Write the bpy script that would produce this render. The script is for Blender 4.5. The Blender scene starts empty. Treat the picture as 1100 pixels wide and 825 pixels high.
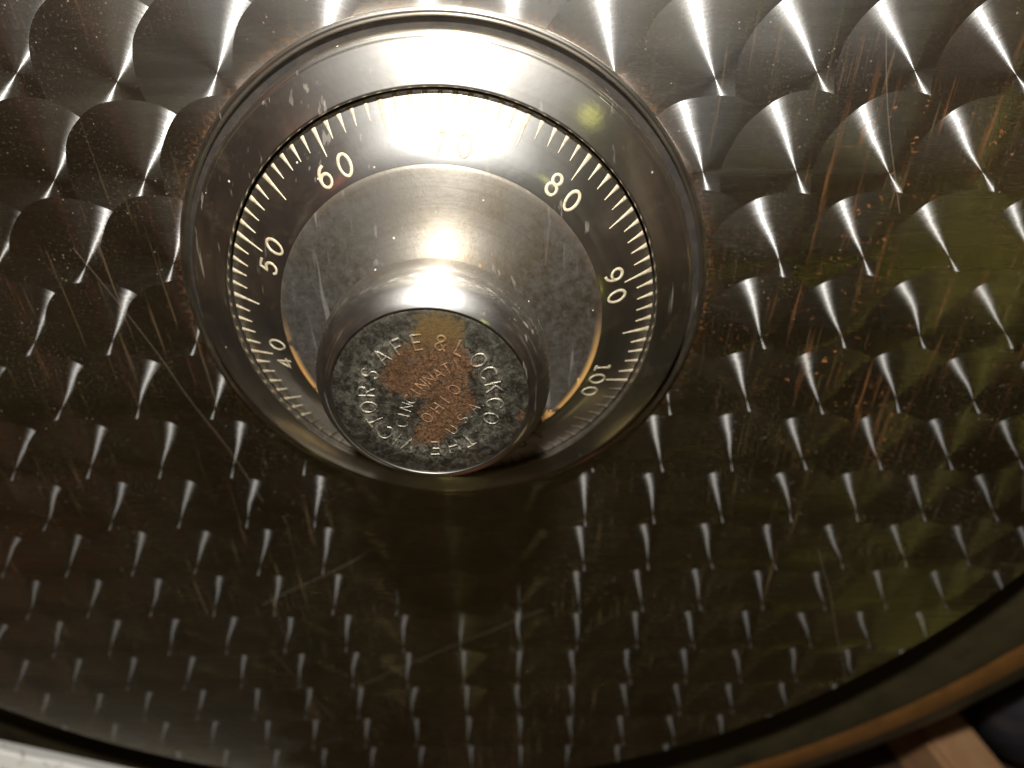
import bpy, bmesh, math, random
from mathutils import Vector, Matrix
random.seed(7)
PI = math.pi
H = 0.12                 # metres per scene unit (camera distance from the door face)
Z0 = 0.40                # height of the camera above world zero
CX, CU = -0.1026, -0.4783    # dial axis on the door face (x, u)
scn = bpy.context.scene
COL = scn.collection

def W(x, u, h):          # (right, up, out of the door) in units of H -> world metres
    return Vector((x * H, -h * H, Z0 + u * H))

# ------------------------------------------------------------------ nodes
class NT:
    def __init__(s, tree):
        s.t = tree; s.n = tree.nodes; s.l = tree.links
    def new(s, kind, **kw):
        n = s.n.new(kind)
        for k, v in kw.items(): setattr(n, k, v)
        return n
    def put(s, sock, v):
        if v is None: return
        if isinstance(v, bpy.types.NodeSocket): s.l.new(v, sock)
        else: sock.default_value = v
    def m(s, op, a, b=None, c=None, clamp=False):
        n = s.new('ShaderNodeMath', operation=op, use_clamp=clamp)
        for i, v in enumerate((a, b, c)): s.put(n.inputs[i], v)
        return n.outputs[0]
    def vm(s, op, a, b=None, out=0):
        n = s.new('ShaderNodeVectorMath', operation=op)
        s.put(n.inputs[0], a)
        if b is not None: s.put(n.inputs[3 if op == 'SCALE' else 1], b)
        return n.outputs[out]
    def comb(s, x, y, z):
        n = s.new('ShaderNodeCombineXYZ')
        for i, v in enumerate((x, y, z)): s.put(n.inputs[i], v)
        return n.outputs[0]
    def sep(s, v):
        n = s.new('ShaderNodeSeparateXYZ'); s.put(n.inputs[0], v); return n.outputs
    def noise(s, vec, scale, detail=3.0, rough=0.55, dim='3D', w=None, col=False):
        n = s.new('ShaderNodeTexNoise', noise_dimensions=dim)
        if dim != '1D': s.put(n.inputs['Vector'], vec)
        if w is not None: s.put(n.inputs['W'], w)
        s.put(n.inputs['Scale'], scale); s.put(n.inputs['Detail'], detail); s.put(n.inputs['Roughness'], rough)
        return n.outputs['Color' if col else 'Fac']
    def white(s, vec):
        n = s.new('ShaderNodeTexWhiteNoise', noise_dimensions='3D'); s.put(n.inputs['Vector'], vec)
        return n.outputs['Value'], n.outputs['Color']
    def voro(s, vec, scale, feat='F1', rnd=1.0, out='Distance'):
        n = s.new('ShaderNodeTexVoronoi', feature=feat)
        s.put(n.inputs['Vector'], vec); s.put(n.inputs['Scale'], scale); s.put(n.inputs['Randomness'], rnd)
        return n.outputs[out]
    def ramp(s, fac, stops, interp='LINEAR'):
        n = s.new('ShaderNodeValToRGB'); cr = n.color_ramp; cr.interpolation = interp
        while len(cr.elements) < len(stops): cr.elements.new(0.5)
        for e, (p, c) in zip(cr.elements, stops):
            e.position = p; e.color = tuple(c) + (1,) if len(c) == 3 else c
        s.put(n.inputs[0], fac); return n.outputs['Color']
    def step(s, v, lo, hi):      # smooth 0..1
        n = s.new('ShaderNodeMapRange', interpolation_type='SMOOTHSTEP')
        s.put(n.inputs[0], v); n.inputs[1].default_value = lo; n.inputs[2].default_value = hi
        return n.outputs[0]
    def mixc(s, f, a, b):
        n = s.new('ShaderNodeMix', data_type='RGBA')
        s.put(n.inputs[0], f); s.put(n.inputs[6], col4(a)); s.put(n.inputs[7], col4(b))
        return n.outputs[2]
    def mixf(s, f, a, b):
        n = s.new('ShaderNodeMix', data_type='FLOAT')
        s.put(n.inputs[0], f); s.put(n.inputs[2], a); s.put(n.inputs[3], b)
        return n.outputs[0]
    def mixs(s, f, a, b):
        n = s.new('ShaderNodeMixShader'); s.put(n.inputs[0], f); s.l.new(a, n.inputs[1]); s.l.new(b, n.inputs[2])
        return n.outputs[0]
    def glossy(s, color, rough, aniso=0.0, tangent=None, normal=None, dist='GGX'):
        n = s.new('ShaderNodeBsdfAnisotropic', distribution=dist)
        s.put(n.inputs['Color'], col4(color)); s.put(n.inputs['Roughness'], rough); s.put(n.inputs['Anisotropy'], aniso)
        if tangent is not None: s.put(n.inputs['Tangent'], tangent)
        if normal is not None: s.put(n.inputs['Normal'], normal)
        return n.outputs[0]
    def diffuse(s, color, normal=None):
        n = s.new('ShaderNodeBsdfDiffuse'); s.put(n.inputs['Color'], col4(color)); n.inputs['Roughness'].default_value = 0.5
        if normal is not None: s.put(n.inputs['Normal'], normal)
        return n.outputs[0]
    def bump(s, height, strength=0.3, dist=0.0002):
        n = s.new('ShaderNodeBump'); n.inputs['Strength'].default_value = strength
        n.inputs['Distance'].default_value = dist; s.put(n.inputs['Height'], height)
        return n.outputs[0]

def col4(c):
    if isinstance(c, bpy.types.NodeSocket): return c
    return tuple(c) + (1,) if len(c) == 3 else c

def material(name):
    m = bpy.data.materials.new(name); m.use_nodes = True; m.node_tree.nodes.clear()
    t = NT(m.node_tree); out = t.new('ShaderNodeOutputMaterial')
    t.obj = t.new('ShaderNodeTexCoord').outputs['Object']
    return m, t, out.inputs['Surface']

def principled(t, surf, color, rough, metal=0.0, normal=None, **kw):
    n = t.new('ShaderNodeBsdfPrincipled')
    t.put(n.inputs['Base Color'], col4(color)); t.put(n.inputs['Roughness'], rough); t.put(n.inputs['Metallic'], metal)
    if normal is not None: t.put(n.inputs['Normal'], normal)
    for k, v in kw.items(): t.put(n.inputs[k.replace('_', ' ')], v)
    if surf is not None: t.l.new(n.outputs[0], surf)
    return n.outputs[0]

# ---- engine turned steel of the door face ---------------------------------
PITCH, TH, OX, OY, RT = 0.1354, -0.0040, 0.0129, -0.1485, 0.81
def mat_engine_turned():
    m, t, surf = material('engine_turned_steel')
    P = t.vm('SCALE', t.obj, 1.0 / H)                       # object space, in units of H
    x, _, u = t.sep(P)
    c, s = math.cos(TH), math.sin(TH)
    dx, du = t.m('SUBTRACT', x, OX), t.m('SUBTRACT', u, OY)
    a = t.m('DIVIDE', t.m('ADD', t.m('MULTIPLY', dx, c), t.m('MULTIPLY', du, s)), PITCH)
    b = t.m('DIVIDE', t.m('SUBTRACT', t.m('MULTIPLY', dx, s), t.m('MULTIPLY', du, c)), PITCH)
    wob = t.sep(t.noise(t.comb(a, b, 0.0), 0.9, 1.0, col=True))
    a = t.m('ADD', a, t.m('MULTIPLY', t.m('SUBTRACT', wob[0], 0.5), 0.15))
    b = t.m('ADD', b, t.m('MULTIPLY', t.m('SUBTRACT', wob[1], 0.5), 0.15))
    jA = t.m('FLOOR', t.m('ADD', b, RT)); dyA = t.m('SUBTRACT', b, jA)
    wA = t.m('SQRT', t.m('MAXIMUM', t.m('SUBTRACT', RT * RT, t.m('MULTIPLY', dyA, dyA)), 0.0))
    iA = t.m('FLOOR', t.m('ADD', a, wA)); inA = t.m('LESS_THAN', t.m('SUBTRACT', a, iA), wA)
    jB = t.m('SUBTRACT', jA, 1.0); dyB = t.m('ADD', dyA, 1.0)
    wB = t.m('SQRT', t.m('MAXIMUM', t.m('SUBTRACT', RT * RT, t.m('MULTIPLY', dyB, dyB)), 0.0))
    iB = t.m('FLOOR', t.m('ADD', a, wB))
    i, j = t.mixf(inA, iB, iA), t.mixf(inA, jB, jA)
    hv, hc = t.white(t.comb(i, j, 3.0)); hs = t.sep(hc)
    da = t.m('SUBTRACT', t.m('SUBTRACT', a, i), t.m('MULTIPLY', t.m('SUBTRACT', hs[0], 0.5), 0.05))
    db = t.m('SUBTRACT', t.m('SUBTRACT', b, j), t.m('MULTIPLY', t.m('SUBTRACT', hs[1], 0.5), 0.05))
    r = t.m('SQRT', t.m('ADD', t.m('MULTIPLY', da, da), t.m('MULTIPLY', db, db)))
    ex = t.m('ADD', t.m('MULTIPLY', da, c), t.m('MULTIPLY', db, s))     # radial direction in the plane
    eu = t.m('SUBTRACT', t.m('MULTIPLY', da, s), t.m('MULTIPLY', db, c))
    # concentric grinding marks: the scratch direction and the roughness waver with the radius
    ang = t.m('ARCTAN2', db, da)
    gv = t.comb(t.m('MULTIPLY', r, 90.0), t.m('MULTIPLY', ang, 0.9), t.m('MULTIPLY', hv, 60.0))
    g1 = t.m('SUBTRACT', t.noise(gv, 1.0, 3.0), 0.5)
    g2 = t.noise(t.comb(t.m('MULTIPLY', r, 130.0), t.m('MULTIPLY', ang, 1.6), t.m('MULTIPLY', hv, 31.0)), 1.0, 2.0)
    k = t.m('ADD', t.m('MULTIPLY', g1, 0.10), t.m('MULTIPLY', t.m('SUBTRACT', hs[2], 0.5), 0.05))
    tx = t.m('ADD', t.m('MULTIPLY', eu, -1.0), t.m('MULTIPLY', ex, k))
    tu = t.m('ADD', ex, t.m('MULTIPLY', eu, k))
    T = t.comb(tx, 0.0, tu)
    # fine scratches across everything
    rot = t.new('ShaderNodeMapping'); rot.inputs['Rotation'].default_value = (0, 0.5, 0); rot.inputs['Scale'].default_value = (1, 1, 40)
    t.l.new(P, rot.inputs[0])
    scr = t.noise(rot.outputs[0], 1.6, 4.0)
    big = t.noise(P, 1.3, 2.0)
    steel = t.mixc(t.step(t.noise(P, 2.2, 3.0), 0.35, 0.68), (0.58, 0.565, 0.53), (0.66, 0.655, 0.64))
    steel = t.mixc(t.m('MULTIPLY', g2, 0.5), steel, (0.30, 0.27, 0.22))
    n0 = t.bump(t.m('ADD', t.noise(P, 130.0, 5.0, 0.75), t.m('MULTIPLY', g2, 0.35)), 0.11, 0.0001)
    ly = t.glossy(steel, t.m('ADD', 0.22, t.m('MULTIPLY', big, 0.03)), 0.785, T, n0)
    l2 = t.glossy(steel, 0.271, 0.878, T, n0, 'BECKMANN')
    lb = t.glossy(steel, 0.48, 0.66, T, n0, 'BECKMANN')
    lm = t.glossy(t.mixc(0.5, steel, (0.60, 0.49, 0.33)), t.m('ADD', 0.21, t.m('MULTIPLY', scr, 0.12)), 0.35, T, n0, 'BECKMANN')
    warm = t.mixc(t.step(t.noise(P, 3.1, 4.0), 0.35, 0.65), (0.54, 0.47, 0.36), (0.55, 0.54, 0.51))
    lw = t.glossy(warm, t.m('ADD', 0.61, t.m('MULTIPLY', scr, 0.05)), 0.10, T, n0, 'BECKMANN')
    sh = t.mixs(0.32, t.mixs(0.30, ly, l2), lb)
    sh = t.mixs(0.46, sh, lm)
    sh = t.mixs(0.22, sh, lw)
    # grime film
    film = t.m('MULTIPLY', t.step(t.noise(P, 5.0, 6.0, 0.7), 0.30, 0.75), 0.035)
    sh = t.mixs(film, sh, t.diffuse((0.16, 0.115, 0.06)))
    # rust: thin vertical runs and specks on the right of the dial
    mp = t.new('ShaderNodeMapping'); mp.inputs['Scale'].default_value = (1.0, 1, 0.045); mp.inputs['Rotation'].default_value = (0, -0.10, 0)
    t.l.new(P, mp.inputs[0])
    runs = t.step(t.noise(mp.outputs[0], 80.0, 4.0, 0.65), 0.545, 0.68)
    zx, zu = t.m('SUBTRACT', x, 0.66), t.m('SUBTRACT', u, -0.42)
    zone = t.m('SQRT', t.m('ADD', t.m('MULTIPLY', zx, zx), t.m('MULTIPLY', t.m('MULTIPLY', zu, zu), 0.75)))
    zone = t.m('SUBTRACT', 1.0, t.step(zone, 0.14, 0.50))
    zone = t.m('MULTIPLY', zone, t.step(t.noise(P, 7.0, 3.0), 0.36, 0.60))
    runs = t.m('MULTIPLY', runs, zone)
    sp = t.m('MULTIPLY', t.step(t.noise(P, 75.0, 3.0, 0.65), 0.605, 0.68), t.m('ADD', 0.10, t.m('MULTIPLY', zone, 0.9)))
    sp = t.m('MULTIPLY', sp, t.step(t.noise(P, 6.0, 4.0), 0.44, 0.62))
    # the brown edge of grime round the foot of the dial
    cxn, cun = t.m('SUBTRACT', x, CX), t.m('SUBTRACT', u, CU)
    rr = t.m('SQRT', t.m('ADD', t.m('MULTIPLY', cxn, cxn), t.m('MULTIPLY', cun, cun)))
    halo = t.m('SUBTRACT', 1.0, t.step(rr, 0.412, 0.450))
    halo = t.m('MULTIPLY', t.m('POWER', halo, 2.2), t.step(t.noise(P, 150.0, 4.0, 0.75), 0.46, 0.66))
    rust = t.m('MAXIMUM', t.m('MULTIPLY', runs, 0.28), t.m('MAXIMUM', t.m('MULTIPLY', sp, 0.8), t.m('MULTIPLY', halo, 0.30)))
    rc = t.mixc(t.noise(P, 40.0, 3.0), (0.26, 0.075, 0.02), (0.42, 0.20, 0.08))
    sh = t.mixs(rust, sh, t.diffuse(rc))
    for an, sc_, al in ((0.12, 110.0, 0.20), (1.35, 120.0, 0.12), (-0.75, 120.0, 0.06)):
        mm = t.new('ShaderNodeMapping'); mm.inputs['Rotation'].default_value = (0, an, 0); mm.inputs['Scale'].default_value = (1, 1, 0.035)
        t.l.new(P, mm.inputs[0])
        ln = t.step(t.noise(mm.outputs[0], sc_, 3.0, 0.6), 0.60, 0.70)
        ln = t.m('MULTIPLY', ln, t.step(t.noise(P, 3.0 + an, 3.0), 0.44, 0.62))
        sh = t.mixs(t.m('MULTIPLY', ln, al), sh, t.diffuse((0.34, 0.22, 0.11)))
    fine = t.m('MULTIPLY', t.step(t.noise(P, 230.0, 4.0, 0.75), 0.56, 0.68), t.m('ADD', 0.06, t.m('MULTIPLY', t.step(t.noise(P, 4.5, 4.0), 0.42, 0.62), 0.18)))
    sh = t.mixs(fine, sh, t.diffuse((0.42, 0.33, 0.22)))
    pit = t.m('MULTIPLY', t.step(t.noise(t.vm('ADD', P, (1.3, 0, 0.7)), 150.0, 4.0, 0.75), 0.58, 0.66), 0.35)
    sh = t.mixs(pit, sh, t.glossy((0.22, 0.17, 0.11), 0.45))
    # pale dust specks
    dv = t.voro(P, 26.0); dn = t.noise(P, 9.0, 2.0)
    dust = t.m('MULTIPLY', t.m('LESS_THAN', dv, 0.038), t.step(dn, 0.50, 0.56))
    d2 = t.m('MULTIPLY', t.m('LESS_THAN', t.voro(t.vm('ADD', P, (3.1, 0, 1.7)), 60.0), 0.075), t.step(t.noise(P, 4.0, 2.0), 0.45, 0.55))
    sh = t.mixs(t.m('MULTIPLY', t.m('MAXIMUM', dust, d2), 0.25), sh, t.diffuse((0.62, 0.52, 0.38)))
    # a few hairline scratches
    for ang_, sc_, off in ((0.35, 5.0, 0.3), (-1.0, 4.0, 2.1), (1.25, 4.5, 4.4)):
        mm = t.new('ShaderNodeMapping'); mm.inputs['Rotation'].default_value = (0, ang_, 0)
        mm.inputs['Location'].default_value = (off, 0, off); t.l.new(P, mm.inputs[0])
        q = t.sep(mm.outputs[0])
        cell = t.m('FLOOR', t.m('MULTIPLY', q[0], sc_))
        rv, rcg = t.white(t.comb(cell, off, 1.0)); rs = t.sep(rcg)
        fx = t.m('FRACT', t.m('MULTIPLY', q[0], sc_))
        bend = t.m('MULTIPLY', t.m('SUBTRACT', t.noise(None, 1.5, 2.0, dim='1D', w=t.m('ADD', q[2], t.m('MULTIPLY', rv, 20.0))), 0.5), 0.25)
        line = t.m('LESS_THAN', t.m('ABSOLUTE', t.m('SUBTRACT', t.m('ADD', fx, bend), t.m('ADD', 0.25, t.m('MULTIPLY', rs[0], 0.5)))), 0.0045)
        along = t.m('LESS_THAN', t.m('ABSOLUTE', t.m('SUBTRACT', q[2], t.m('MULTIPLY', t.m('SUBTRACT', rs[1], 0.5), 3.0))), t.m('ADD', 0.08, t.m('MULTIPLY', rs[2], 0.25)))
        sh = t.mixs(t.m('MULTIPLY', t.m('MULTIPLY', line, along), 0.10), sh, t.diffuse((0.55, 0.45, 0.32)))
    t.l.new(sh, surf)
    return m

# ---- nickel plate of the dial ------------------------------------------------
def mat_nickel(name, tint=(0.62, 0.555, 0.46), rough=0.22, brushed=0.5, dirt=0.25, dust=1.0, haze=0.42, hazy=0.45):
    m, t, surf = material(name)
    P = t.vm('SCALE', t.obj, 1.0 / H)
    x, y, u = t.sep(P)
    r = t.m('SQRT', t.m('ADD', t.m('MULTIPLY', x, x), t.m('MULTIPLY', u, u)))
    ang = t.m('ARCTAN2', x, u)
    ring = t.noise(t.comb(t.m('MULTIPLY', r, 140.0), t.m('MULTIPLY', ang, 2.0), 0.0), 1.0, 3.0)
    T = t.comb(t.m('MULTIPLY', u, -1.0), 0.0, x)
    blot = t.noise(P, 9.0, 6.0, 0.65)
    col = t.mixc(t.step(blot, 0.35, 0.72), tint, tuple(v * 0.62 for v in tint))
    col = t.mixc(t.m('MULTIPLY', t.step(ring, 0.45, 0.7), 0.22), col, (0.26, 0.21, 0.15))
    nrm = t.bump(t.m('ADD', t.m('ADD', t.noise(P, 95.0, 4.0, 0.7), t.m('MULTIPLY', ring, 0.5)), t.m('MULTIPLY', t.noise(P, 9.0, 2.0), 5.0)), 0.12, 0.0001)
    neut = t.mixc(0.6, col, (0.66, 0.65, 0.63))
    ro = t.m('ADD', rough, t.m('MULTIPLY', t.m('SUBTRACT', blot, 0.45), 0.14))
    sh = t.mixs(haze, t.glossy(col, ro, brushed, T, nrm), t.mixs(0.50, t.glossy(neut, hazy, 0.25, T, nrm, 'BECKMANN'), t.glossy(neut, t.m('ADD', 0.50, t.m('MULTIPLY', t.m('SUBTRACT', blot, 0.45), 0.25)), 0.1, T, nrm, 'BECKMANN')))
    sh = t.mixs(0.10, sh, t.glossy(col, 0.60, 0.1, T, nrm))
    d = t.m('MULTIPLY', t.step(t.noise(P, 22.0, 6.0, 0.75), 0.50, 0.72), dirt)
    sh = t.mixs(d, sh, t.diffuse((0.14, 0.10, 0.055)))
    sp = t.m('LESS_THAN', t.voro(P, 30.0), 0.050)
    sp = t.m('MULTIPLY', sp, t.step(t.noise(P, 11.0, 2.0), 0.48, 0.55))
    sh = t.mixs(t.m('MULTIPLY', sp, 0.7 * dust), sh, t.diffuse((0.72, 0.66, 0.52)))
    # wipe scratches
    for an, sc_ in ((0.6, 26.0), (-0.9, 30.0), (1.9, 24.0)):
        mm = t.new('ShaderNodeMapping'); mm.inputs['Rotation'].default_value = (0, an, 0); mm.inputs['Scale'].default_value = (1, 1, 0.06)
        t.l.new(P, mm.inputs[0])
        ln = t.step(t.noise(mm.outputs[0], sc_ * 3.0, 2.0, 0.6), 0.66, 0.72)
        ln = t.m('MULTIPLY', ln, t.step(t.noise(P, 8.0 + an, 2.0), 0.5, 0.62))
        sh = t.mixs(t.m('MULTIPLY', ln, 0.18), sh, t.diffuse((0.6, 0.54, 0.44)))
    t.l.new(sh, surf)
    return m

def mat_hub():
    m, t, surf = material('worn_hub_plate')
    P = t.vm('SCALE', t.obj, 1.0 / H)
    x, y, u = t.sep(P)
    r = t.m('SQRT', t.m('ADD', t.m('MULTIPLY', x, x), t.m('MULTIPLY', u, u)))
    T = t.comb(t.m('MULTIPLY', u, -1.0), 0.0, x)
    nz = t.noise(P, 75.0, 8.0, 0.8)
    col = t.mixc(t.step(t.noise(P, 6.0, 5.0), 0.35, 0.7), (0.40, 0.36, 0.30), (0.31, 0.24, 0.15))
    turn = t.noise(t.comb(t.m('MULTIPLY', r, 190.0), t.m('MULTIPLY', t.m('ARCTAN2', x, u), 1.4), 0.0), 1.0, 3.0)
    col = t.mixc(t.m('MULTIPLY', t.step(turn, 0.42, 0.66), 0.22), col, (0.20, 0.16, 0.11))
    nrm = t.bump(t.m('ADD', t.noise(P, 120.0, 6.0, 0.8), t.m('MULTIPLY', turn, 0.4)), 0.22, 0.0002)
    sh = t.mixs(0.6, t.glossy(col, 0.50, 0.45, T, nrm), t.glossy(col, 0.62, 0.2, T, nrm))
    # worn grey oxide skin, mottled
    skin = t.m('MULTIPLY', t.step(nz, 0.34, 0.66), 0.26)
    sh = t.mixs(skin, sh, t.diffuse(t.mixc(t.noise(P, 55.0, 5.0, 0.8), (0.05, 0.048, 0.044), (0.23, 0.22, 0.20))))
    # bare brassy chips near the rim and a few on the plate
    rim = t.step(r, 0.225, 0.2355)
    low = t.step(t.m('MULTIPLY', u, -1.0), -0.03, 0.10)
    chip = t.m('MULTIPLY', t.m('MULTIPLY', rim, t.m('ADD', 0.02, low)), t.step(t.noise(P, 17.0, 4.0, 0.6), 0.40, 0.47))
    isl = t.m('MULTIPLY', t.step(t.noise(t.vm('ADD', P, (0.37, 0.0, 0.11)), 15.0, 4.0, 0.6), 0.655, 0.67), t.step(x, 0.03, 0.09))
    chip = t.m('MAXIMUM', chip, isl)
    sh = t.mixs(chip, sh, t.diffuse(t.mixc(t.noise(P, 60.0, 3.0), (0.50, 0.24, 0.06), (0.62, 0.38, 0.14))))
    sp = t.m('MULTIPLY', t.m('LESS_THAN', t.voro(P, 34.0), 0.06), t.step(t.noise(P, 12.0, 2.0), 0.50, 0.56))
    sh = t.mixs(t.m('MULTIPLY', sp, 0.8), sh, t.diffuse((0.7, 0.66, 0.56)))
    for an, sc_ in ((0.5, 60.0), (-0.7, 70.0)):
        mm = t.new('ShaderNodeMapping'); mm.inputs['Rotation'].default_value = (0, an, 0); mm.inputs['Scale'].default_value = (1, 1, 0.08)
        t.l.new(P, mm.inputs[0])
        ln = t.step(t.noise(mm.outputs[0], sc_, 2.0, 0.6), 0.64, 0.72)
        sh = t.mixs(t.m('MULTIPLY', ln, 0.14), sh, t.diffuse((0.5, 0.47, 0.42)))
    t.l.new(sh, surf)
    return m

def mat_face(name, g=1.0):
    def L(*c): return tuple(min(1.0, v * g) for v in c)
    m, t, surf = material(name)
    P = t.vm('SCALE', t.obj, 1.0 / H)
    x, y, u = t.sep(P)
    r = t.m('SQRT', t.m('ADD', t.m('MULTIPLY', x, x), t.m('MULTIPLY', u, u)))
    f1 = t.noise(P, 34.0, 6.0, 0.75)
    f2 = t.noise(P, 190.0, 5.0, 0.85)
    base = t.mixc(t.step(f1, 0.3, 0.7), L(0.10, 0.092, 0.075), L(0.24, 0.22, 0.17))
    nrm = t.bump(t.m('ADD', f2, t.m('MULTIPLY', f1, 1.2)), 0.45, 0.0003)
    sh = t.glossy(base, t.m('ADD', 0.34, t.m('MULTIPLY', f2, 0.2)), 0.0, None, nrm)
    dd = t.m('MULTIPLY', t.step(t.noise(P, 80.0, 7.0, 0.85), 0.44, 0.66), 0.45)
    sh = t.mixs(dd, sh, t.diffuse(t.mixc(f2, L(0.03, 0.028, 0.022), L(0.26, 0.24, 0.18)), nrm))
    # pale grey bloom around the lettering ring
    bl = t.m('SUBTRACT', 1.0, t.step(t.m('ABSOLUTE', t.m('SUBTRACT', r, 0.083)), 0.004, 0.022))
    bl = t.m('MULTIPLY', bl, t.step(t.noise(P, 130.0, 6.0, 0.85), 0.46, 0.60))
    sh = t.mixs(t.m('MULTIPLY', bl, 0.45), sh, t.diffuse(L(0.24, 0.22, 0.165)))
    # rust patch: a crooked band from the top right down to the lower middle
    wob = t.sep(t.noise(P, 26.0, 7.0, 0.78, col=True))
    px = t.m('ADD', x, t.m('MULTIPLY', t.m('SUBTRACT', wob[0], 0.5), 0.075))
    pu = t.m('ADD', u, t.m('MULTIPLY', t.m('SUBTRACT', wob[1], 0.5), 0.075))
    def blob(cx, cu, rx, ru):
        ax = t.m('DIVIDE', t.m('SUBTRACT', px, cx), rx); au = t.m('DIVIDE', t.m('SUBTRACT', pu, cu), ru)
        return t.m('SUBTRACT', 1.0, t.m('SQRT', t.m('ADD', t.m('MULTIPLY', ax, ax), t.m('MULTIPLY', au, au))))
    f = None
    for b in ((0.018, 0.088, 0.036, 0.040), (-0.006, 0.050, 0.046, 0.032), (-0.028, 0.026, 0.036, 0.034),
              (0.036, 0.040, 0.022, 0.038), (0.022, 0.000, 0.032, 0.030), (0.010, -0.030, 0.026, 0.028),
              (-0.006, -0.054, 0.020, 0.020), (0.040, -0.006, 0.018, 0.022), (0.112, -0.036, 0.009, 0.010)):
        v = blob(*b); f = v if f is None else t.m('MAXIMUM', f, v)
    grain = t.noise(P, 210.0, 5.0, 0.85)
    rust = t.step(t.m('ADD', f, t.m('MULTIPLY', t.m('SUBTRACT', grain, 0.5), 1.5)), -0.05, 0.30)
    hole = t.step(t.noise(P, 46.0, 6.0, 0.8), 0.56, 0.66)
    rust = t.m('MULTIPLY', rust, t.m('SUBTRACT', 1.0, t.m('MULTIPLY', hole, 0.75)))
    rc = t.mixc(t.step(grain, 0.36, 0.64), L(0.040, 0.020, 0.010), L(0.19, 0.105, 0.054))
    rc = t.mixc(t.m('MULTIPLY', t.step(t.noise(P, 30.0, 4.0, 0.7), 0.45, 0.65), 0.6), rc, L(0.07, 0.036, 0.018))
    rc = t.mixc(t.step(u, 0.06, 0.10), rc, t.mixc(f2, L(0.075, 0.045, 0.016), L(0.17, 0.11, 0.045)))
    sh = t.mixs(t.m('MULTIPLY', rust, 0.94), sh, t.diffuse(rc, t.bump(f2, 0.8, 0.0004)))
    t.l.new(sh, surf)
    return m

def mat_paint(name, c1, c2, scale=60.0, rough=0.55, wear=None):
    m, t, surf = material(name)
    P = t.vm('SCALE', t.obj, 1.0 / H)
    col = t.mixc(t.step(t.noise(P, scale, 5.0, 0.7), 0.3, 0.7), c1, c2)
    if wear:
        col = t.mixc(t.step(t.noise(P, scale * 0.7, 5.0, 0.75), 0.60, 0.66), col, wear)
    principled(t, surf, col, rough, 0.0, t.bump(t.noise(P, scale * 2, 4.0), 0.2, 0.0002))
    return m

def mat_bar():
    m, t, surf = material('worn_bright_metal')
    P = t.vm('SCALE', t.obj, 1.0 / H)
    pit = t.step(t.noise(P, 26.0, 5.0, 0.7), 0.60, 0.68)
    n = t.bump(t.noise(P, 60.0, 5.0), 0.3, 0.0003)
    sh = t.mixs(0.6, t.glossy((0.88, 0.84, 0.76), 0.55, 0.0, None, n), t.diffuse((0.82, 0.79, 0.72), n))
    sh = t.mixs(t.m('MULTIPLY', pit, 0.7), sh, t.diffuse((0.22, 0.19, 0.15)))
    t.l.new(sh, surf)
    return m

# ------------------------------------------------------------------ geometry helpers
def link_mesh(name, me, mat, parent=None, sharp=35):
    me.materials.append(mat)
    for p in me.polygons: p.use_smooth = True
    me.set_sharp_from_angle(angle=math.radians(sharp))
    o = bpy.data.objects.new(name, me); COL.objects.link(o)
    if parent: o.parent = parent
    return o

def lathe(name, prof, mat, parent=None, seg=256, close=False, sharp=32, wob=0.0):
    """profile of (radius, height out of the door), turned about the local Y axis."""
    bm = bmesh.new(); rings = []
    for r, h in prof:
        if r < 1e-6:
            rings.append([bm.verts.new((0, -h * H, 0))]); continue
        ring = []
        for k in range(seg):
            a = 2 * PI * k / seg
            q = r + wob * (math.sin(3 * a + 1) + 0.6 * math.sin(7 * a + r * 40) + 0.4 * math.sin(13 * a))
            ring.append(bm.verts.new((q * math.sin(a) * H, -h * H, q * math.cos(a) * H)))
        rings.append(ring)
    prs = list(zip(rings, rings[1:])) + ([(rings[-1], rings[0])] if close else [])
    for A, B in prs:
        for k in range(seg):
            k2 = (k + 1) % seg
            f = [A[k % len(A)], A[k2 % len(A)], B[k2 % len(B)], B[k % len(B)]]
            g = []
            for v in f:
                if v not in g: g.append(v)
            if len(g) > 2: bm.faces.new(g)
    bmesh.ops.recalc_face_normals(bm, faces=bm.faces)
    me = bpy.data.meshes.new(name); bm.to_mesh(me); bm.free()
    return link_mesh(name, me, mat, parent, sharp)

def arc_pts(r0, h0, r1, h1, r2, h2, n=5):      # quadratic bend between three profile points
    o = []
    for k in range(1, n + 1):
        s = k / n
        o.append(((1 - s) ** 2 * r0 + 2 * s * (1 - s) * r1 + s * s * r2, (1 - s) ** 2 * h0 + 2 * s * (1 - s) * h1 + s * s * h2))
    return o

def stroke_bm(bm, pts, wfun, depth, mapper, lift=0.0):
    """half-round bead along a 2-D polyline; mapper(s, t, height) gives the local point."""
    n = len(pts); sec = ((-1, -0.35), (-0.72, 0.62), (0, 1), (0.72, 0.62), (1, -0.35)); rows = []
    for k, (s, q) in enumerate(pts):
        p0 = pts[max(k - 1, 0)]; p1 = pts[min(k + 1, n - 1)]
        tx, ty = p1[0] - p0[0], p1[1] - p0[1]; L = math.hypot(tx, ty) or 1
        nx, ny = -ty / L, tx / L; w = wfun(k / (n - 1)) * 0.5
        rows.append([bm.verts.new(mapper(s + nx * w * a, q + ny * w * a, depth * d + lift)) for a, d in sec])
    for A, B in zip(rows, rows[1:]):
        for k in range(4): bm.faces.new((A[k], A[k + 1], B[k + 1], B[k]))
    for R in (rows[0], rows[-1]): bm.faces.new(R)

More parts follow.
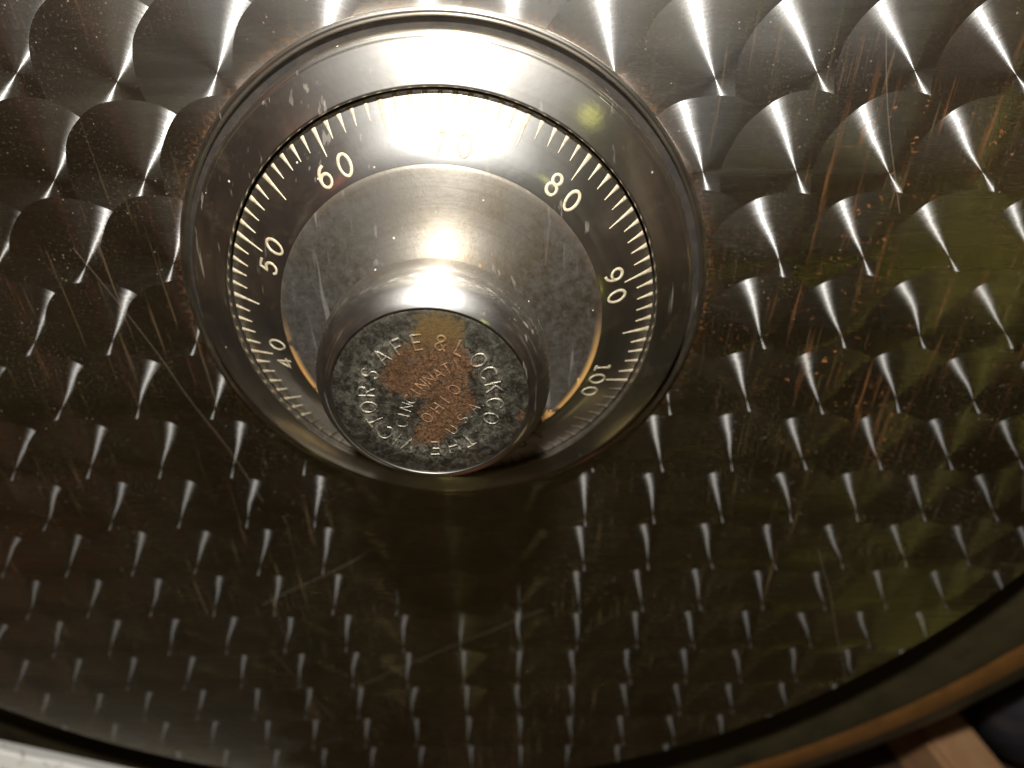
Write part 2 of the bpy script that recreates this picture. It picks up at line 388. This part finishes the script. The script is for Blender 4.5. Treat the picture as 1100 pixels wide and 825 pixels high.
def refine(pts, step=0.08):
    o = [pts[0]]
    for a, b in zip(pts, pts[1:]):
        k = max(1, int(math.hypot(b[0] - a[0], b[1] - a[1]) / step))
        for i in range(1, k + 1): o.append((a[0] + (b[0] - a[0]) * i / k, a[1] + (b[1] - a[1]) * i / k))
    return o
def el(cx, cy, rx, ry, a0, a1, n=18):          # ellipse arc, degrees counter-clockwise from +x
    return [(cx + rx * math.cos(math.radians(a0 + (a1 - a0) * k / n)), cy + ry * math.sin(math.radians(a0 + (a1 - a0) * k / n))) for k in range(n + 1)]
G = {   # strokes in a box one unit high, width given first
 'T': (.62, [[(0, 1), (.62, 1)], [(.31, 1), (.31, 0)]]),
 'H': (.62, [[(0, 0), (0, 1)], [(.62, 0), (.62, 1)], [(0, .5), (.62, .5)]]),
 'E': (.54, [[(.54, 1), (0, 1), (0, 0), (.54, 0)], [(0, .52), (.44, .52)]]),
 'F': (.54, [[(.54, 1), (0, 1), (0, 0)], [(0, .52), (.42, .52)]]),
 'V': (.66, [[(0, 1), (.33, 0), (.66, 1)]]),
 'I': (.08, [[(.04, 0), (.04, 1)]]),
 'L': (.5, [[(0, 1), (0, 0), (.5, 0)]]),
 'N': (.62, [[(0, 0), (0, 1), (.62, 0), (.62, 1)]]),
 'A': (.68, [[(0, 0), (.34, 1), (.68, 0)], [(.12, .34), (.56, .34)]]),
 'K': (.6, [[(0, 0), (0, 1)], [(.58, 1), (0, .42)], [(.2, .6), (.6, 0)]]),
 'O': (.74, [el(.37, .5, .37, .5, 90, 450, 26)]),
 'C': (.68, [el(.37, .5, .37, .5, 48, 312, 22)]),
 'R': (.6, [[(0, 0), (0, 1), (.3, 1)] + el(.3, .74, .26, .26, 90, -90, 10)[1:] + [(0, .48)], [(.26, .48), (.6, 0)]]),
 'S': (.56, [el(.28, .745, .25, .255, 35, 270, 14)[:-1] + el(.28, .25, .27, .25, 90, -145, 14)]),
 'U': (.62, [[(0, 1), (0, .32)] + el(.31, .31, .31, .31, 180, 360, 12) + [(.62, 1)]]),
 '&': (.7, [[(.68, 0), (.16, .66)] + el(.33, .78, .2, .2, 210, -40, 14) + [(.1, .38)] + el(.3, .22, .25, .22, 150, 330, 12) + [(.66, .46)]]),
 '.': (.1, [[(.05, 0), (.05, .08)]]),
 '0': (.62, [el(.31, .5, .31, .5, 90, 450, 26)]),
 '1': (.34, [[(.02, .86), (.17, 1), (.17, 0)], [(0, 0), (.34, 0)]]),
 '2': (.6, [el(.3, .7, .29, .3, 165, -20, 14) + [(.02, 0), (.6, 0)]]),
 '3': (.58, [el(.28, .745, .26, .255, 150, -90, 14) + el(.28, .25, .29, .25, 90, -150, 14)[1:]]),
 '4': (.64, [[(.46, 0), (.46, 1), (0, .3), (.64, .3)]]),
 '5': (.58, [[(.52, 1), (.1, 1), (.05, .55)] + el(.27, .33, .29, .33, 130, -145, 16)]),
 '6': (.6, [[(.48, .97)] + el(.46, .36, .45, .6, 110, 180, 8) + el(.3, .31, .29, .31, 180, 540, 22)]),
 '7': (.58, [[(0, 1), (.58, 1), (.2, 0)]]),
 '8': (.58, [el(.29, .755, .235, .245, -90, 270, 20), el(.29, .26, .29, .26, 90, 450, 22)]),
 '9': (.6, [[(.12, .03)] + el(.14, .64, .45, .6, -70, 0, 8) + el(.3, .69, .29, .31, 0, 360, 22)]),
}
def glyph(bm, ch, cs, ct, size, weight, depth, mapper, rnd=0.0):
    w, strokes = G[ch]
    for k, st in enumerate(strokes):
        ph = random.random() * 6
        pts = [(cs + (x - w / 2) * size, ct + (y - .5) * size) for x, y in refine(st)]
        stroke_bm(bm, pts, lambda q: weight * (1 + rnd * math.sin(q * 9 + ph)), depth * (1 + .13 * k), mapper, lift=depth * .07 * k)

def obj_from_bm(name, bm, mat, parent, sharp=60):
    bmesh.ops.recalc_face_normals(bm, faces=bm.faces)
    me = bpy.data.meshes.new(name); bm.to_mesh(me); bm.free()
    return link_mesh(name, me, mat, parent, sharp)

def box_bm(bm, lo, hi, M=None, bevel=0.0):
    r = bmesh.ops.create_cube(bm, size=1.0)
    vs = r['verts']
    for v in vs:
        v.co = Vector([(lo[k] + hi[k]) / 2 + v.co[k] * (hi[k] - lo[k]) for k in range(3)])
        if M: v.co = M @ v.co
    if bevel:
        es = list({e for v in vs for e in v.link_edges})
        bmesh.ops.bevel(bm, geom=es, offset=bevel, segments=2, affect='EDGES')

def thing(name, label, cat, loc):
    o = bpy.data.objects.new(name, None); COL.objects.link(o)
    o.empty_display_size = 0.02; o.location = loc; o['label'] = label; o['category'] = cat
    return o

# ------------------------------------------------------------------ materials
M_TILE = mat_engine_turned()
M_BEZEL = mat_nickel('nickel_bezel', (0.70, 0.63, 0.53), 0.13, 0.15, 0.16, 1.0, 0.44, 0.38)
M_RING = mat_nickel('nickel_number_ring', (0.68, 0.64, 0.57), 0.14, 0.2, 0.16, 1.0, 0.60, 0.38)
M_KNOB = mat_nickel('nickel_knob', (0.68, 0.64, 0.58), 0.12, 0.1, 0.08, 1.0, 0.34, 0.44)
M_HUB = mat_hub()
M_FACE = mat_face('rusted_knob_face')
M_CREAM = mat_paint('aged_cream_fill', (0.56, 0.49, 0.34), (0.36, 0.29, 0.18), 120.0, 0.6, (0.22, 0.16, 0.08))
M_LETTER = mat_face('worn_letter_edges', 2.0)
M_SHADED_WORN = mat_paint('shaded_worn_fill', (0.16, 0.12, 0.07), (0.06, 0.045, 0.025), 120.0, 0.6, (0.03, 0.022, 0.012))  # worn cream fill, its colour darkened to hold the knob's shadow
M_GAP = mat_paint('dark_gap_grime', (0.012, 0.010, 0.008), (0.03, 0.022, 0.014), 40.0, 0.7)
M_EDGE = mat_paint('dark_door_edge', (0.014, 0.012, 0.009), (0.035, 0.027, 0.018), 12.0, 0.5)
M_OLIVE = mat_paint('dark_olive_enamel', (0.030, 0.024, 0.011), (0.050, 0.039, 0.018), 8.0, 0.42, (0.02, 0.016, 0.01))
M_GOLD = mat_paint('old_gold_paint', (0.24, 0.105, 0.024), (0.16, 0.07, 0.018), 14.0, 0.5, (0.16, 0.07, 0.02))
M_BAR = mat_bar()
M_WOOD = mat_paint('raw_wood', (0.36, 0.20, 0.09), (0.26, 0.13, 0.055), 6.0, 0.7)
M_RUBBER = mat_paint('black_rubber', (0.018, 0.018, 0.02), (0.035, 0.035, 0.038), 20.0, 0.38)
M_GREY = mat_paint('scuffed_grey_plastic', (0.16, 0.16, 0.17), (0.10, 0.10, 0.11), 20.0, 0.4)
M_FLOOR = mat_paint('brown_packed_earth', (0.06, 0.030, 0.014), (0.03, 0.018, 0.009), 5.0, 0.9)

# ------------------------------------------------------------------ the safe door
DC, DU, DR = -0.27, -0.45, 1.545
door = thing('safe_door', 'round steel safe door faced with overlapping swirl-polished discs, behind the combination dial', 'safe door', W(0, 0, 0))
def disc_plate():
    bm = bmesh.new(); n = 256
    # a flat round sheet; local origin is the foot of the camera so the swirl lattice reads object space
    prof = [(DR - 0.012, 0.0), (DR, -0.010)]
    rings = []
    for r, h in prof:
        rings.append([bm.verts.new(((DC + r * math.sin(2 * PI * k / n)) * H, -h * H, (DU + r * math.cos(2 * PI * k / n)) * H)) for k in range(n)])
    bm.faces.new(rings[0])
    for k in range(n): bm.faces.new((rings[0][k], rings[0][(k + 1) % n], rings[1][(k + 1) % n], rings[1][k]))
    return bm
obj_from_bm('face_plate', disc_plate(), M_TILE, door, 20)
e = lathe('door_edge', [(DR, -0.0115), (DR + 0.004, -0.02), (DR - 0.004, -0.10), (DR + 0.02, -0.11), (DR + 0.02, -0.30), (0.0, -0.30)], M_EDGE, door)
e.location = (DC * H, 0, DU * H)

# the safe's front frame and body
safe = thing('safe', 'dark olive round safe body with a gold painted line round its front frame', 'safe', W(DC, DU, 0))
lathe('front_frame', [(1.60, -0.34), (1.60, -0.20), (1.70, -0.16)] + arc_pts(1.70, -0.16, 1.84, -0.11, 1.93, -0.112, 5) +
      [(2.05, -0.118)] + arc_pts(2.05, -0.118, 2.15, -0.125, 2.165, -0.20, 6) + [(2.165, -0.40)], M_OLIVE, safe)
lathe('painted_line', [(1.935, -0.1095), (1.955, -0.1075), (2.015, -0.1105), (2.03, -0.1145)], M_GOLD, safe)
lathe('safe_body', [(2.16, -0.401), (2.10, -0.45), (2.12, -1.5), (2.02, -2.0), (1.6, -2.2), (0, -2.25)], M_OLIVE, safe, seg=128)

# ------------------------------------------------------------------ the dial
dial = thing('combination_dial', 'round nickel combination dial with numbered ring and rusty lettered knob on the door', 'combination dial', W(CX, CU, 0))
prof = [(0.4135, 0.0005), (0.414, 0.006)] + arc_pts(0.414, 0.006, 0.4135, 0.014, 0.4085, 0.014, 5) + arc_pts(0.4085, 0.014, 0.404, 0.0135, 0.4025, 0.008, 4) + \
       [(0.4015, 0.004), (0.3905, 0.004), (0.3895, 0.020)] + arc_pts(0.3895, 0.020, 0.3885, 0.033, 0.3835, 0.0355, 6) + \
       [(0.381, 0.0358), (0.3795, 0.0385), (0.330, 0.0605)] + arc_pts(0.330, 0.0605, 0.3265, 0.062, 0.3255, 0.058, 4) + [(0.3255, 0.030)]
lathe('bezel', prof, M_BEZEL, dial, wob=0.0004)
lathe('rim_groove', [(0.4017, 0.0047), (0.3903, 0.0047)], M_GAP, dial)
lathe('clearance_gap', [(0.3254, 0.044), (0.318, 0.043)], M_GAP, dial)

def cone_h(r): return 0.0495 + (0.3225 - r) / (0.3225 - 0.2387) * 0.0465
ring = lathe('number_ring', [(0.3215, 0.030), (0.3225, 0.046)] + arc_pts(0.3225, 0.046, 0.3225, 0.0495, 0.3205, cone_h(0.3205), 3) +
             [(0.30, cone_h(0.30)), (0.27, cone_h(0.27)), (0.2395, cone_h(0.2395)), (0.236, cone_h(0.2395))], M_RING, dial)
def cone_map(th0, r0):       # s along the ring (clockwise), t outward
    def f(s, q, d):
        r = r0 + q; a = th0 + s / r0; h = cone_h(r) + d
        return (r * math.sin(a) * H, -h * H, r * math.cos(a) * H)
    return f
ZERO = math.radians(114.2)
for k in range(100):
    a = ZERO + math.radians(3.6 * k)
    L = 0.043 if k % 10 == 0 else (0.043 if k % 5 == 0 else 0.0255)
    L *= random.uniform(0.93, 1.05)
    bm = bmesh.new(); n = 9
    w0 = 0.0074 * random.uniform(0.85, 1.1) * (1.1 if k % 5 == 0 else 1.0)
    sl = random.uniform(-0.0012, 0.0012)
    pts = [(sl * i / n, 0.3212 - L * i / n - 0.28) for i in range(n + 1)]
    stroke_bm(bm, pts, lambda q: w0 * (1 - 0.86 * q ** 0.9), 0.0011, cone_map(a, 0.28))
    obj_from_bm('graduation_mark', bm, M_SHADED_WORN if 1 <= k <= 32 else M_CREAM, ring)
for k in range(10):
    txt = str(10 * k) if k else '100'
    a = ZERO + math.radians(36 * k); bm = bmesh.new()
    adv = 0.0335 if len(txt) == 2 else 0.0265
    for i, ch in enumerate(txt):
        off = (i - (len(txt) - 1) / 2) * adv
        if ch == '1' and len(txt) == 3: off += 0.004
        glyph(bm, ch, off, random.uniform(-.0008, .0008), 0.0265, 0.0047, 0.0010, cone_map(a, 0.2625), 0.10)
    obj_from_bm('numeral', bm, M_SHADED_WORN if 1 <= k <= 3 else M_CREAM, ring)

lathe('hub_plate', [(0.2385, 0.088), (0.2387, 0.094)] + arc_pts(0.2387, 0.094, 0.2387, 0.0985, 0.233, 0.0995, 5) +
      arc_pts(0.233, 0.0995, 0.215, 0.103, 0.19, 0.104, 4) + arc_pts(0.19, 0.104, 0.128, 0.107, 0.104, 0.172, 14) + [(0.098, 0.20)], M_HUB, dial)
knob = lathe('knob', [(0.096, 0.176), (0.125, 0.180)] + arc_pts(0.125, 0.180, 0.150, 0.186, 0.1535, 0.212, 6) + [(0.1545, 0.232)] +
             arc_pts(0.1545, 0.232, 0.1545, 0.262, 0.1405, 0.278, 9) + arc_pts(0.1405, 0.278, 0.133, 0.287, 0.1265, 0.290, 5) +
             [(0.1245, 0.2897), (0.1236, 0.2872), (0.115, 0.2870)], M_KNOB, dial, wob=0.0002)
face = lathe('knob_face', [(0.1232, 0.2868), (0.1228, 0.2886), (0.12, 0.2895), (0.08, 0.2899), (0.04, 0.29), (0.0, 0.29)], M_FACE, knob)
FH = 0.2899
def ring_map(th0, r0):
    def f(s, q, d):
        r = r0 + q; a = th0 + s / r0
        return (r * math.sin(a) * H, -(FH + d) * H, r * math.cos(a) * H)
    return f
seq = [('T', 147), ('H', 163), ('E', 180), ('V', 205), ('I', 217), ('C', 229), ('T', 245), ('O', 260.5), ('R', 277.5), ('S', 297), ('A', 318),
       ('F', 336), ('E', 353), ('&', 373), ('L', 391), ('O', 409), ('C', 424.5), ('K', 440), ('C', 457), ('O', 474)]
bm = bmesh.new()
for ch, a in seq:
    glyph(bm, ch, 0, random.uniform(-.001, .001), 0.0205, 0.0029, 0.0009, ring_map(math.radians(a), 0.0815), 0.25)
obj_from_bm('maker_inscription', bm, M_LETTER, knob)
ROT = math.radians(-49)          # the lettering stands turned anticlockwise
def flat_map(cs, ct, turn=0.0):  # s right, t up in the turned frame
    rx, ru = math.cos(ROT + turn), -math.sin(ROT + turn); ux, uu = math.sin(ROT + turn), math.cos(ROT + turn)
    bx, bu = math.cos(ROT), -math.sin(ROT); vx, vu = math.sin(ROT), math.cos(ROT)
    ox, ou = 0.002 + bx * cs + vx * ct, bu * cs + vu * ct
    def f(s, q, d):
        return ((ox + rx * s + ux * q) * H, -(FH + d) * H, (ou + ru * s + uu * q) * H)
    return f
bm = bmesh.new()
RA = 0.112
for k, ch in enumerate('CINCINNATI'):
    ss = -0.060 + k * 0.0134; ph = ss / RA
    glyph(bm, ch, 0, 0, 0.0150, 0.0021, 0.0007, flat_map(RA * math.sin(ph), 0.0215 - RA * (1 - math.cos(ph)), ph), 0.25)
obj_from_bm('city_inscription', bm, M_LETTER, knob)
bm = bmesh.new()
for k, ch in enumerate('OHIO'): glyph(bm, ch, 0, 0, 0.0150, 0.0021, 0.0007, flat_map((-0.029, -0.009, 0.0075, 0.0275)[k], -0.0135), 0.25)
obj_from_bm('state_inscription', bm, M_LETTER, knob)
bm = bmesh.new()
for ch, s_ in (('U', -0.0235), ('.', -0.0125), ('S', -0.001), ('.', 0.009), ('A', 0.0215), ('.', 0.0315)):
    glyph(bm, ch, 0, 0, 0.0145, 0.0021, 0.0007, flat_map(s_, -0.0495), 0.25)
obj_from_bm('country_inscription', bm, M_LETTER, knob)

# ------------------------------------------------------------------ things around the door
UF = -2.66                        # floor level
# a bright metal bar across the lower left, in front of the door's edge
a0, b0 = Vector((-1.66, -1.640, 0.0)), Vector((-0.80, -2.068, 0.0))
ax = (b0 - a0).normalized(); up = Vector((0.35, 0.72, 0)); up = (up - ax * up.dot(ax)).normalized()
nrm = (up * 0.66 + Vector((0, 0, 1)) * 0.75).normalized()       # its broad face leans up and out
dn = ax.cross(nrm); dn = dn if dn.y < 0 else -dn

bm = bmesh.new(); Lb = (b0 - a0).length
secs = [(0, 0), (0.006, 0.006), (0.16, 0.010), (0.17, 0.0), (0.17, -0.05), (0.0, -0.05)]
rows = []
for k in range(25):
    s_ = -0.35 + (Lb + 0.45) * k / 24; jag = 0.0016 * math.sin(k * 2.1) + 0.0012 * math.sin(k * 5.3)
    rows.append([bm.verts.new((lambda v: (v.x * H, -v.z * H, v.y * H))(ax * s_ + dn * (q + (jag if i < 2 else 0)) + nrm * p)) for i, (q, p) in enumerate(secs)])
for A, B in zip(rows, rows[1:]):
    for k in range(6): bm.faces.new((A[k], A[(k + 1) % 6], B[(k + 1) % 6], B[k]))
bm.faces.new(rows[0]); bm.faces.new(rows[-1])
bar = obj_from_bm('metal_bar', bm, M_BAR, None, 30)
bar.location = W(*a0)
bar['label'] = 'bright worn metal bar crossing below the lower left edge of the door'; bar['category'] = 'metal bar'

bm = bmesh.new()
Mr = Matrix.Translation(W(1.63, UF, -0.46)) @ Matrix.Rotation(math.radians(12), 4, 'Z')
box_bm(bm, (-0.022, -0.05, 0.0005), (0.002, 0.05, 0.030), None, 0.002)
blk = obj_from_bm('wooden_block', bm, M_WOOD, None, 30); blk.matrix_world = Mr
blk['label'] = 'tan wooden block on the ground beside the safe, at the lower right'; blk['category'] = 'wooden block'

wheel = thing('rubber_wheel', 'black rubber wheel with grey hub standing beside the tan wooden block', 'wheel', W(1.98, UF + 0.30, -0.50))
wheel.rotation_euler = (0, math.radians(8), math.radians(38))
lathe('tyre', [(0.17, -0.10), (0.22, -0.13)] + arc_pts(0.22, -0.13, 0.30, -0.13, 0.30, -0.03, 7) + arc_pts(0.30, -0.03, 0.30, 0.10, 0.22, 0.10, 7) + [(0.17, 0.075)], M_RUBBER, wheel, seg=96, close=True)
lathe('wheel_rim', [(0.172, -0.08), (0.176, 0.078), (0.150, 0.085), (0.142, 0.03), (0.06, 0.02), (0.055, 0.09), (0.0, 0.095)], M_GREY, wheel, seg=96)

me = bpy.data.meshes.new('ground')
S = 2.0; me.from_pydata([(-S, -0.3 * H, Z0 + UF * H), (S, -0.3 * H, Z0 + UF * H), (S, S, Z0 + UF * H), (-S, S, Z0 + UF * H)], [], [(0, 1, 2, 3)])
me.materials.append(M_FLOOR); g = bpy.data.objects.new('ground', me); COL.objects.link(g); g['kind'] = 'structure'

# ------------------------------------------------------------------ light: the camera's flash and dim surroundings
ld = bpy.data.lights.new('camera_flash', 'AREA'); ld.shape = 'ELLIPSE'; ld.size = 0.19 * H; ld.size_y = 0.11 * H
ld.energy = 1.6; ld.color = (1.0, 0.99, 0.97)
lo = bpy.data.objects.new('camera_flash', ld); COL.objects.link(lo)
lo.location = W(-0.03, 1.30, 1.10)
lo.rotation_euler = (W(-0.05, -0.75, 0) - lo.location).to_track_quat('-Z', 'Y').to_euler()

w = bpy.data.worlds.new('World'); scn.world = w; w.use_nodes = True; w.node_tree.nodes.clear()
t = NT(w.node_tree); wo = t.new('ShaderNodeOutputWorld'); bg = t.new('ShaderNodeBackground'); t.l.new(bg.outputs[0], wo.inputs[0])
D = t.new('ShaderNodeTexCoord').outputs['Generated']
n1 = t.noise(D, 4.2, 5.0, 0.62)
colr = t.ramp(n1, [(0.38, (0.001, 0.001, 0.001)), (0.46, (0.010, 0.007, 0.003)), (0.52, (0.017, 0.014, 0.005)), (0.57, (0.008, 0.004, 0.002)), (0.65, (0.050, 0.027, 0.011)), (0.76, (0.11, 0.09, 0.05))])
# trunk-like upright bands added at both sides, to give the bezel banded reflections
mp = t.new('ShaderNodeMapping'); mp.inputs['Scale'].default_value = (9.0, 9.0, 1.1); t.l.new(D, mp.inputs[0])
band = t.noise(mp.outputs[0], 1.0, 2.0, 0.5)
bc = t.ramp(band, [(0.36, (0.002, 0.002, 0.002)), (0.44, (0.030, 0.014, 0.006)), (0.50, (0.004, 0.003, 0.002)), (0.57, (0.13, 0.075, 0.04)), (0.61, (0.010, 0.007, 0.004)), (0.68, (0.40, 0.34, 0.26))])
side = t.step(t.m('ABSOLUTE', t.sep(D)[0]), 0.30, 0.48)
colr = t.mixc(t.m('MULTIPLY', side, t.step(t.sep(D)[2], -0.45, -0.15)), colr, bc)
# glints of sun through leaves: small bright patches of green, yellow and rusty red
gl = t.new('ShaderNodeTexVoronoi', feature='F1'); t.l.new(D, gl.inputs['Vector']); gl.inputs['Scale'].default_value = 4.6
gs = t.sep(gl.outputs['Color'])
gsize = t.m('ADD', 0.02, t.m('MULTIPLY', gs[0], 0.075))
gm = t.step(t.m('SUBTRACT', gsize, gl.outputs['Distance']), 0.0, 0.03)
gm = t.m('MULTIPLY', gm, t.m('GREATER_THAN', gs[1], 0.35))
gcol = t.ramp(gs[2], [(0.0, (0.07, 0.068, 0.018)), (0.40, (0.26, 0.24, 0.09)), (0.55, (0.30, 0.075, 0.03)), (0.72, (0.20, 0.10, 0.035)), (0.85, (0.8, 0.76, 0.62))], 'CONSTANT')
colr = t.mixc(gm, colr, gcol)
def spot(direction, size, color, soft=0.5):
    d = Vector(direction).normalized()
    dp = t.vm('DOT_PRODUCT', t.vm('NORMALIZE', D), tuple(d), out=1)
    return t.step(dp, math.cos(math.radians(size)), math.cos(math.radians(size * soft))), color
acc = colr
for dirn, sz, c in (
        ((-0.10, -0.26, -0.95), 1.7, (6.0, 5.5, 2.0)),     # sunlit grass on the ground
        ((0.50, -0.50, -0.70), 1.6, (1.6, 1.6, 0.3)),
        ((0.58, -0.78, -0.32), 1.6, (3.4, 3.4, 0.5)),
        ((0.08, -0.10, -1.0), 1.7, (40.0, 13.0, 7.0)),       # red leaves by the foot of the safe
        ((-0.62, -0.52, -0.59), 1.5, (0.8, 0.2, 0.10)),
        ((-0.55, -0.10, -0.83), 8, (0.45, 0.34, 0.16)),   # sunlit earth close in front of the door
        ((0.50, -0.10, -0.86), 8, (0.40, 0.32, 0.15)),
        ((-0.55, -0.80, 0.25), 3.5, (1.6, 0.35, 0.2)),
        ((0.52, -0.78, 0.36), 3.0, (2.6, 2.8, 0.7)),
        ((-0.25, -0.60, 0.78), 10, (0.5, 0.48, 0.42))):    # pale sky between branches
    f_, cc = spot(dirn, sz, c)
    acc = t.mixc(f_, acc, cc)
t.l.new(acc, bg.inputs[0]); bg.inputs[1].default_value = 1.0

# ------------------------------------------------------------------ camera
F, TILT, ROLL = 730.13, 0.5740, -0.0136
cd = bpy.data.cameras.new('camera'); cam = bpy.data.objects.new('camera', cd); COL.objects.link(cam); scn.camera = cam
fw = Vector((0, math.cos(TILT), -math.sin(TILT))); up = Vector((0, math.sin(TILT), math.cos(TILT))); rt = Vector((1, 0, 0))
c, s = math.cos(ROLL), math.sin(ROLL)
r2, u2 = rt * c + up * s, up * c - rt * s
M = Matrix((r2, u2, -fw)).transposed().to_4x4(); M.translation = W(0, 0, 1); cam.matrix_world = M
cd.sensor_width = 36; cd.lens = 36 * F / 1100; cd.clip_start = 0.005; cd.clip_end = 100
cd.dof.use_dof = True; cd.dof.focus_distance = 0.90 * H; cd.dof.aperture_fstop = 13

vs = scn.view_settings
vs.view_transform = 'Standard'; vs.look = 'None'; vs.exposure = 0; vs.gamma = 1; vs.use_curve_mapping = False
